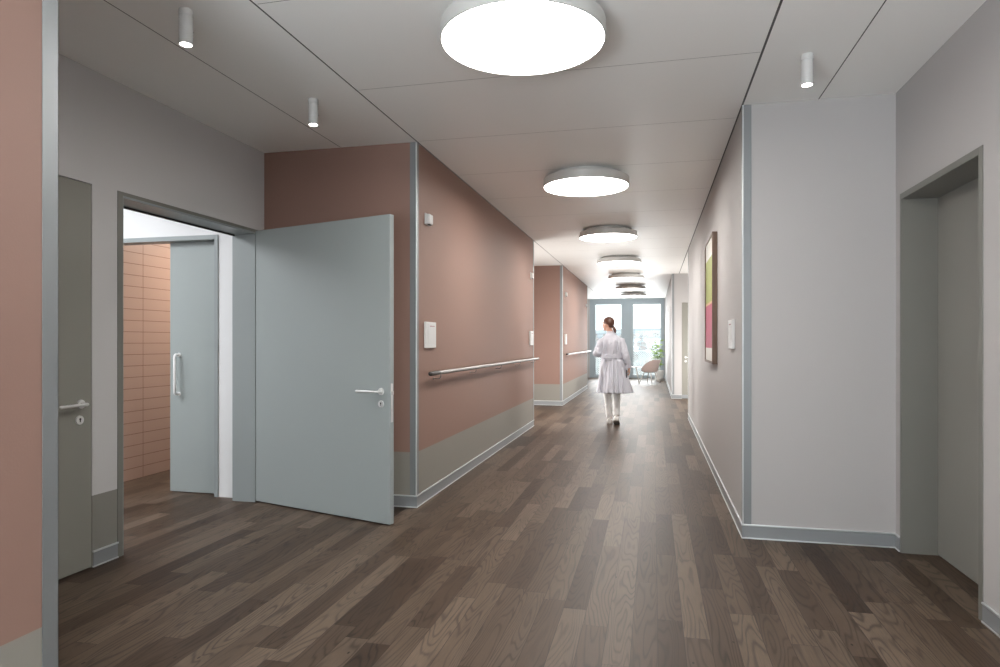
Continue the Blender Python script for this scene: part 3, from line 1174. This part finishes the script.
def make_house():
    t = thing('house', 'tiny pale house in the hazy town beyond the far windows', 'house', (0, 0, 0), 0, group='houses of the town beyond the windows')
    bm = BM()
    add_box(bm, -8, 8, -5, 5, -6, 8)
    obj('wall', bm, 'house_wall', t)
    bm = BM()
    vs = [bm.verts.new(c) for c in ((-8.6, -5.8, 8), (8.6, -5.8, 8), (8.6, 5.8, 8), (-8.6, 5.8, 8), (-8.6, 0, 12.4), (8.6, 0, 12.4))]
    for fidx in ((0, 1, 2, 3), (0, 1, 5, 4), (2, 3, 4, 5), (0, 4, 3), (1, 2, 5)):
        bm.faces.new([vs[i] for i in fidx])
    obj('roof', bm, 'house_roof', t)
    return t


h0 = make_house()
rnd = random.Random(5)
first = True
placed = []
while len(placed) < 110:
    y = rnd.uniform(900, 3000)
    x = y * rnd.uniform(-.112, .022)
    if any((x - a) ** 2 + (y - b) ** 2 < 24 ** 2 for a, b in placed):
        continue
    placed.append((x, y))
    p = (x, y, ground_z(x, y))
    if first:
        h0.location = p
        h0.rotation_euler = (0, 0, rnd.uniform(0, 3))
        first = False
    else:
        dup(h0, p, rnd.uniform(0, 3))

# ---------------------------------------------------------------- the person
M['coat'] = principled('white_coat_cloth', (0.55, 0.55, 0.60), 0.8, spec=0.2, bump=(45, 0.25, 0.004))
M['trouser'] = principled('white_trouser_cloth', (0.74, 0.73, 0.72), 0.8, spec=0.2)
M['shoe'] = principled('white_shoe_leather', (0.70, 0.68, 0.65), 0.45)
M['sole'] = principled('shoe_sole', (0.45, 0.43, 0.40), 0.6)
M['skin'] = principled('skin', (0.50, 0.27, 0.19), 0.5)
M['hair'] = principled('brown_hair', (0.085, 0.030, 0.016), 0.42, bump=(220, 0.5, 0.003, (1, 1, .25)))
M['hair_tie'] = principled('hair_tie', (0.02, 0.015, 0.015), 0.6)
M['lips'] = principled('lips', (0.42, 0.14, 0.12), 0.5)
M['eye_white'] = principled('eye_white', (0.7, 0.7, 0.7), 0.3)
M['phone'] = principled('dark_device', (0.015, 0.015, 0.018), 0.3)
M['collar'] = principled('collar_pale_pink', (0.62, 0.52, 0.53), 0.8)


def remeshed(name, bm, mat, parent, voxel, smooth_it=4):
    me = bpy.data.meshes.new(name + '_raw')
    bmesh.ops.recalc_face_normals(bm, faces=bm.faces)
    bm.to_mesh(me)
    bm.free()
    o = bpy.data.objects.new(name, me)
    COL.objects.link(o)
    md = o.modifiers.new('r', 'REMESH')
    md.mode = 'VOXEL'
    md.voxel_size = voxel
    md.adaptivity = 0
    sm = o.modifiers.new('s', 'SMOOTH')
    sm.factor = .5
    sm.iterations = smooth_it
    dg = bpy.context.evaluated_depsgraph_get()
    new = bpy.data.meshes.new_from_object(o.evaluated_get(dg), depsgraph=dg)
    o.modifiers.clear()
    o.data = new
    new.name = name
    bpy.data.meshes.remove(me)
    new.materials.clear()
    new.materials.append(M[mat])
    for p in new.polygons:
        p.use_smooth = True
    o.parent = parent
    return o


per = thing('person', 'person in a white lab coat walking away down the corridor, head turned left', 'person', (-.675, 10.93, 0), 0)


def ell(c, rx, ry, n=32, f=None):
    out = []
    for k in range(n):
        a = 2 * math.pi * k / n
        s = 1 + (f(a) if f else 0)
        out.append(Vector((c[0] + math.cos(a) * rx * s, c[1] + math.sin(a) * ry * s, c[2])))
    return out


# skeleton points (x right, y forward = away from the camera)
SHL, ELL_, WRL = Vector((-.162, .0, 1.355)), Vector((-.232, -.035, 1.165)), Vector((-.155, .175, 1.130))
SHR, ELR, WRR = Vector((.165, .0, 1.355)), Vector((.235, -.045, 1.135)), Vector((.285, -.01, .925))
HIPL, KNL, ANL = Vector((-.090, 0, .93)), Vector((-.066, .07, .50)), Vector((-.032, .095, .085))
HIPR, KNR, ANR = Vector((.090, 0, .93)), Vector((.085, .02, .50)), Vector((.092, -.130, .135))
HEAD = Vector((-.058, .015, 1.638))
FACE = Vector((-.86, .50, -.03)).normalized()      # where the face looks
fx = FACE
fz = Vector((0, 0, 1))
fy = fz.cross(fx).normalized()
HR = Matrix((fx, fy, fz)).transposed()               # columns: forward, left, up


def hp(a, b, c):
    return HEAD + HR @ Vector((a, b, c))


bm = BM()
# torso
loft(bm, [ell((0, 0, .84), .12, .09), ell((0, 0, .93), .158, .105), ell((0, 0, 1.03), .135, .09), ell((0, 0, 1.12), .118, .082),
          ell((0, 0, 1.25), .140, .095), ell((0, 0, 1.36), .150, .092), ell((0, 0, 1.42), .125, .075), ell((0, .0, 1.455), .06, .055)])
# neck and head
add_tube(bm, [(0, -.005, 1.42), (-.014, .0, 1.50), tuple(HEAD + Vector((.018, -.01, -.06)))], [.056, .050, .052], n=20)
add_ellipsoid(bm, hp(-.012, 0, .025), (.094, .074, .092), HR, 28)
add_ellipsoid(bm, hp(.022, 0, -.035), (.066, .056, .068), HR, 24)
add_ellipsoid(bm, hp(.052, 0, -.078), (.030, .028, .022), HR, 16)                      # chin
add_tube(bm, [hp(.080, 0, .022), hp(.094, 0, -.004), hp(.104, 0, -.020)], [.007, .010, .011], n=10)  # nose
add_ellipsoid(bm, hp(.084, .012, -.024), (.010, .008, .007), HR, 10)
add_ellipsoid(bm, hp(.084, -.012, -.024), (.010, .008, .007), HR, 10)
add_ellipsoid(bm, hp(.074, 0, .034), (.012, .046, .008), HR, 12)                        # brow ridge
for s in (1, -1):
    add_ellipsoid(bm, hp(-.006, s * .074, -.010), (.018, .008, .031), HR, 14)           # ears
# arms
add_tube(bm, [Vector((-.10, 0, 1.385)), SHL, (SHL + ELL_) / 2, ELL_, (ELL_ + WRL) / 2 + Vector((0, 0, 0)), WRL], [.05, .052, .044, .038, .036, .027], n=18)
add_tube(bm, [Vector((.10, 0, 1.385)), SHR, (SHR + ELR) / 2, ELR, (ELR + WRR) / 2, WRR], [.05, .052, .044, .038, .035, .027], n=18)
# legs
for hp_, kn, an in ((HIPL, KNL, ANL), (HIPR, KNR, ANR)):
    add_tube(bm, [hp_ + Vector((0, 0, .02)), (hp_ + kn) / 2, kn, kn * .62 + an * .38 + Vector((0, -.012, 0)), an], [.084, .064, .046, .044, .030], n=20)


def foot(bm, an, pitch, grow=0.0):
    """ankle position, pitch = heel lift angle"""
    R = Matrix.Rotation(-pitch, 3, 'X')
    base = Vector((an.x, an.y, an.z))

    def q(y, z):
        return base + R @ Vector((0, y, z))
    add_tube(bm, [q(-.03, -.045), q(.03, -.035), q(.10, -.050), q(.155, -.058), q(.185, -.062)], [.034 + grow, .036 + grow, .034 + grow, .030 + grow, .020 + grow], n=18)
    add_tube(bm, [base, q(-.005, -.03)], [.032, .036], n=16)


foot(bm, ANL, 0.05)
foot(bm, ANR, 0.42)


def hand(bm, wrist, d, palm_n, thumb_side, curl=.5):
    """palm along d, palm_n the palm's normal, fingers curl towards palm_n"""
    d = d.normalized()
    palm_n = (palm_n - d * palm_n.dot(d)).normalized()
    s = d.cross(palm_n).normalized() * thumb_side
    rings = []
    for t, w, h_ in ((-.01, .024, .020), (.02, .030, .017), (.055, .038, .015), (.082, .038, .013)):
        rings.append([wrist + d * t + s * math.cos(a) * w + palm_n * math.sin(a) * h_ for a in [2 * math.pi * k / 16 for k in range(16)]])
    loft(bm, rings)
    for i, (off, ln) in enumerate(((.029, .068), (.010, .078), (-.010, .072), (-.029, .056))):
        p = wrist + d * .076 + s * off
        pts = [p]
        dd = d.copy()
        for seg, fr in enumerate((.45, .32, .26)):
            ax = d.cross(palm_n)
            dd = (Matrix.Rotation(curl * (.5 + .3 * seg), 3, ax) @ dd).normalized()
            p = p + dd * ln * fr
            pts.append(p)
        add_tube(bm, pts, [.0092, .0088, .0080, .0070], n=10)
    p = wrist + d * .025 + s * .026
    p1 = p + (d * .6 + s * .65 + palm_n * .35).normalized() * .035
    p2 = p1 + (d * .85 + s * .15 + palm_n * .5).normalized() * .030
    add_tube(bm, [p, p1, p2], [.013, .0105, .0085], n=10)


hand(bm, WRL, (WRL - ELL_), Vector((0.2, 0, -1)), 1, .45)
hand(bm, WRR, Vector((.10, .05, -1)), Vector((-1, .1, 0)), -1, .75)
body = remeshed('body', bm, 'skin', per, .0052, 2)

# face features that have a colour of their own
bm = BM()
add_ellipsoid(bm, hp(.084, 0, -.050), (.008, .022, .007), HR, 14)
obj('lips', bm, 'lips', body, smooth=True)
for s in (1, -1):
    bm = BM()
    add_ellipsoid(bm, hp(.073, s * .030, .012), (.012, .013, .008), HR, 14)
    e = obj('eye', bm, 'eye_white', body, smooth=True)
    bm = BM()
    add_ellipsoid(bm, hp(.081, s * .031, .012), (.0055, .0055, .0055), HR, 10)
    # the iris sits on the eyeball, both on the head
    obj('iris', bm, 'hair_tie', body, smooth=True)
    bm = BM()
    add_tube(bm, [hp(.083, s * .014, .034), hp(.081, s * .032, .040), hp(.070, s * .052, .035)], [.0035, .004, .002], n=8)
    obj('eyebrow', bm, 'hair', body, smooth=True)

# hair: cap drawn back to a low ponytail
bm = BM()
res = bmesh.ops.create_uvsphere(bm, u_segments=40, v_segments=26, radius=1.0)
for v in res['verts']:
    x_, y_, z_ = v.co
    r = Vector((x_ * .103, y_ * .084, z_ * .100))
    if x_ < -.2 and z_ < 0:
        r.z *= 1.02
    r.x -= .018
    r.z += .030
    # hairline: pull the front-lower part inside the head
    q = x_ * .9 - z_ * .55
    if q > .42:
        k = min(1, (q - .42) / .18)
        r *= 1 - .34 * k
    # leave the ear and jaw free
    if z_ < -.18 and x_ > -.45:
        k = min(1, (-.18 - z_) / .25) * min(1, (x_ + .45) / .25)
        r *= 1 - .34 * k
    strand = 1 + .012 * math.sin(26 * math.atan2(z_, y_))
    v.co = HEAD + HR @ (r * strand)
hair = obj('hair', bm, 'hair', per, smooth=True, angle=180)
PT = hp(-.105, 0, -.045)
bm = BM()
tail = [hp(-.090, 0, -.035), PT, PT + Vector((.014, -.018, -.018)), PT + Vector((.028, -.024, -.046)), PT + Vector((.034, -.022, -.078)), PT + Vector((.034, -.018, -.100))]
add_tube(bm, tail, [.022, .020, .025, .026, .019, .006], n=18)
obj('ponytail', bm, 'hair', hair, smooth=True)
bm = BM()
add_tube(bm, [PT + Vector((-.004, .003, .003)), PT + Vector((.004, -.004, -.003))], [.0235, .0235], n=18)
obj('hair_tie', bm, 'hair_tie', hair, smooth=True)

# lab coat
bm = BM()


def fold(amp, fr, ph=0.0):
    return lambda a: amp * (math.sin(fr * a + ph) * .6 + math.sin((fr * 2 + 1) * a + 1.7 + ph) * .4)


prof = [  # z, cx, cy, rx, ry, fold amp, frequency
    (.520, .055, -.020, .300, .235, .060, 7), (.56, .052, -.018, .292, .228, .058, 7), (.66, .043, -.015, .268, .210, .052, 7),
    (.78, .032, -.010, .238, .188, .042, 7), (.90, .022, -.006, .212, .166, .032, 7), (1.0, .012, -.004, .190, .148, .022, 7),
    (1.07, .006, 0, .174, .134, .014, 7), (1.12, .004, 0, .168, .128, .010, 7), (1.18, 0, 0, .176, .132, .020, 9), (1.27, 0, 0, .188, .134, .024, 9),
    (1.35, 0, 0, .192, .126, .020, 9), (1.40, 0, 0, .168, .110, .012, 9), (1.44, -.002, 0, .130, .088, .0, 9), (1.475, -.006, 0, .078, .070, 0, 9)]
rings = [ell((cx, cy, z), rx, ry, 72, fold(a_, fr, z * 1.5)) for z, cx, cy, rx, ry, a_, fr in prof]
loft(bm, rings)


def sleeve(bm, pts, rad, seed):
    r_ = random.Random(seed)
    P_, R_ = [], []
    for i in range(len(pts) - 1):
        for j in range(6):
            t = j / 6
            P_.append(pts[i].lerp(pts[i + 1], t))
            R_.append((rad[i] + (rad[i + 1] - rad[i]) * t) * (1 + r_.uniform(-.05, .07)))
    P_.append(pts[-1])
    R_.append(rad[-1])
    add_tube(bm, P_, R_, n=20, round_ends=False)


sleeve(bm, [Vector((-.08, 0, 1.375)), SHL, ELL_, WRL - (WRL - ELL_).normalized() * .01], [.056, .064, .062, .046], 3)
sleeve(bm, [Vector((.08, 0, 1.375)), SHR, ELR, WRR - (WRR - ELR).normalized() * .01], [.056, .064, .060, .046], 8)
add_ellipsoid(bm, ELL_ + Vector((-.002, -.004, 0)), (.064, .064, .064), None, 16)
add_ellipsoid(bm, ELR, (.060, .060, .060), None, 16)
coat = remeshed('lab_coat', bm, 'coat', per, .0085, 3)
# vertical folds and creases drawn out of the cloth
me = coat.data
for v in me.vertices:
    c = v.co
    if abs(c.x) < .17 + .1 * max(0, 1.1 - c.z) and c.y < 0:
        lam = noise.noise(Vector((c.x * 19, 5.3, c.z * 1.6)))
        lam = (1 - abs(lam) * 3.2)
        c.y -= .026 * lam * max(0, min(1, (1.42 - c.z) / .1)) * (1 if abs(c.z - 1.105) > .05 else .3)
        up = max(0, min(1, (c.z - 1.12) / .1)) * max(0, min(1, (1.40 - c.z) / .1))
        w = noise.noise(Vector((c.x * 26, 3.1, c.z * 3.0)))
        w2 = noise.noise(Vector((c.x * 14, 8.4, c.z * 2.2)))
        dn = max(0, min(1, (1.08 - c.z) / .12))
        c.y += .045 * w * up + .050 * w2 * dn
    w3 = noise.noise(Vector((c.x * 16, c.y * 16, c.z * 20)))
    if abs(c.x) > .19 and c.z > .95:
        c.x += .010 * w3
        c.y += .014 * w3

bm = BM()   # stand collar
cr = []
for z, s in ((1.462, .100), (1.480, .082), (1.512, .070), (1.530, .074)):
    cr.append(ell((-.006, .0, z), s, s * .88, 40))
inner = [ell((-.006, 0, z), s, s * .88, 40) for z, s in ((1.528, .066), (1.500, .060))]
loft(bm, cr + inner)
o = obj('collar', bm, 'coat', coat, smooth=True, angle=60)
bm = BM()
add_tube(bm, [(-.045, -.036, 1.515), (0, -.058, 1.519), (.04, -.040, 1.516), (.055, -.0, 1.518)], [.010, .013, .012, .008], n=12)
o = obj('shirt_collar', bm, 'collar', per, smooth=True)
o['label'] = 'pale pink collar showing above the coat'
bm = BM()   # half belt sewn on the back
pts = []
for i in range(25):
    a = math.pi * 1.12 + (math.pi * .76) * i / 24
    pts.append((.004 + math.cos(a) * .176, math.sin(a) * .136 - .004, 1.105))
rings = []
for i, p in enumerate(pts):
    p = Vector(p)
    n_ = Vector((p.x / .176 ** 2, p.y / .136 ** 2, 0)).normalized()
    rings.append([p + n_ * .007 + Vector((0, 0, .019)), p + n_ * .007 - Vector((0, 0, .019)), p - n_ * .012 - Vector((0, 0, .019)), p - n_ * .012 + Vector((0, 0, .019))])
loft(bm, rings)
obj('back_belt', bm, 'coat', coat)
for (w_, dvec) in ((WRL, (WRL - ELL_).normalized()), (WRR, (WRR - ELR).normalized())):
    bm = BM()
    add_tube(bm, [w_ - dvec * .035, w_ - dvec * .004], [.0495, .0485], n=24, round_ends=False)
    obj('cuff', bm, 'coat', coat, smooth=True)

# trousers
bm = BM()
for hp_, kn, an in ((HIPL, KNL, ANL), (HIPR, KNR, ANR)):
    e = an + (kn - an).normalized() * .015
    add_tube(bm, [hp_ + Vector((0, 0, .06)), (hp_ + kn) / 2, kn, (kn + e) / 2 + Vector((0, -.008, 0)), e], [.102, .084, .068, .060, .054], n=24, round_ends=False)
loft(bm, [ell((0, 0, .84), .15, .11), ell((0, 0, .95), .17, .12), ell((0, 0, 1.03), .15, .105)])
tr = remeshed('trousers', bm, 'trouser', per, .009, 3)
for v in tr.data.vertices:
    c = v.co
    w = noise.noise(Vector((c.x * 10, c.y * 10, c.z * 22)))
    c.y += .006 * w
    c.x += .004 * w

# shoes
for an, pitch in ((ANL, .05), (ANR, .42)):
    R = Matrix.Rotation(-pitch, 3, 'X')
    bm = BM()
    rings = []
    for y, w, zt_ in ((-.075, .022, -.035), (-.068, .036, -.012), (-.045, .043, .010), (-.01, .046, .012), (.03, .047, -.002), (.08, .050, -.022), (.13, .050, -.036), (.175, .043, -.048), (.20, .030, -.058), (.212, .012, -.064)):
        zb_ = -.082
        ring = []
        for k in range(20):
            a = 2 * math.pi * k / 20
            zz = zb_ + (zt_ - zb_) * .5 * (1 + math.sin(a))
            ring.append(an + R @ Vector((math.cos(a) * w * (1 if math.sin(a) < .2 else .92), y, zz)))
        rings.append(ring)
    loft(bm, rings)
    sh = obj('shoe', bm, 'shoe', per, smooth=True, angle=70)
    bm = BM()
    rings = []
    for y, w in ((-.078, .020), (-.070, .038), (-.045, .045), (0, .045), (.05, .046), (.10, .052), (.15, .050), (.19, .038), (.214, .014)):
        rings.append([an + R @ Vector((xx * w, y, zz)) for xx, zz in ((-1, -.070), (1, -.070), (1, -.086), (-1, -.086))])
    loft(bm, rings)
    obj('sole', bm, 'sole', sh)

# dark thing in the right hand
bm = BM()
add_box(bm, -.006, .006, -.036, .036, -.07, .06, bevel=.004)
ph = obj('handheld_device', bm, 'phone', loc=(.250 - .675, 10.93 - .070, .838))
tag(ph, 'small dark device held low in the right hand of the person', 'device')
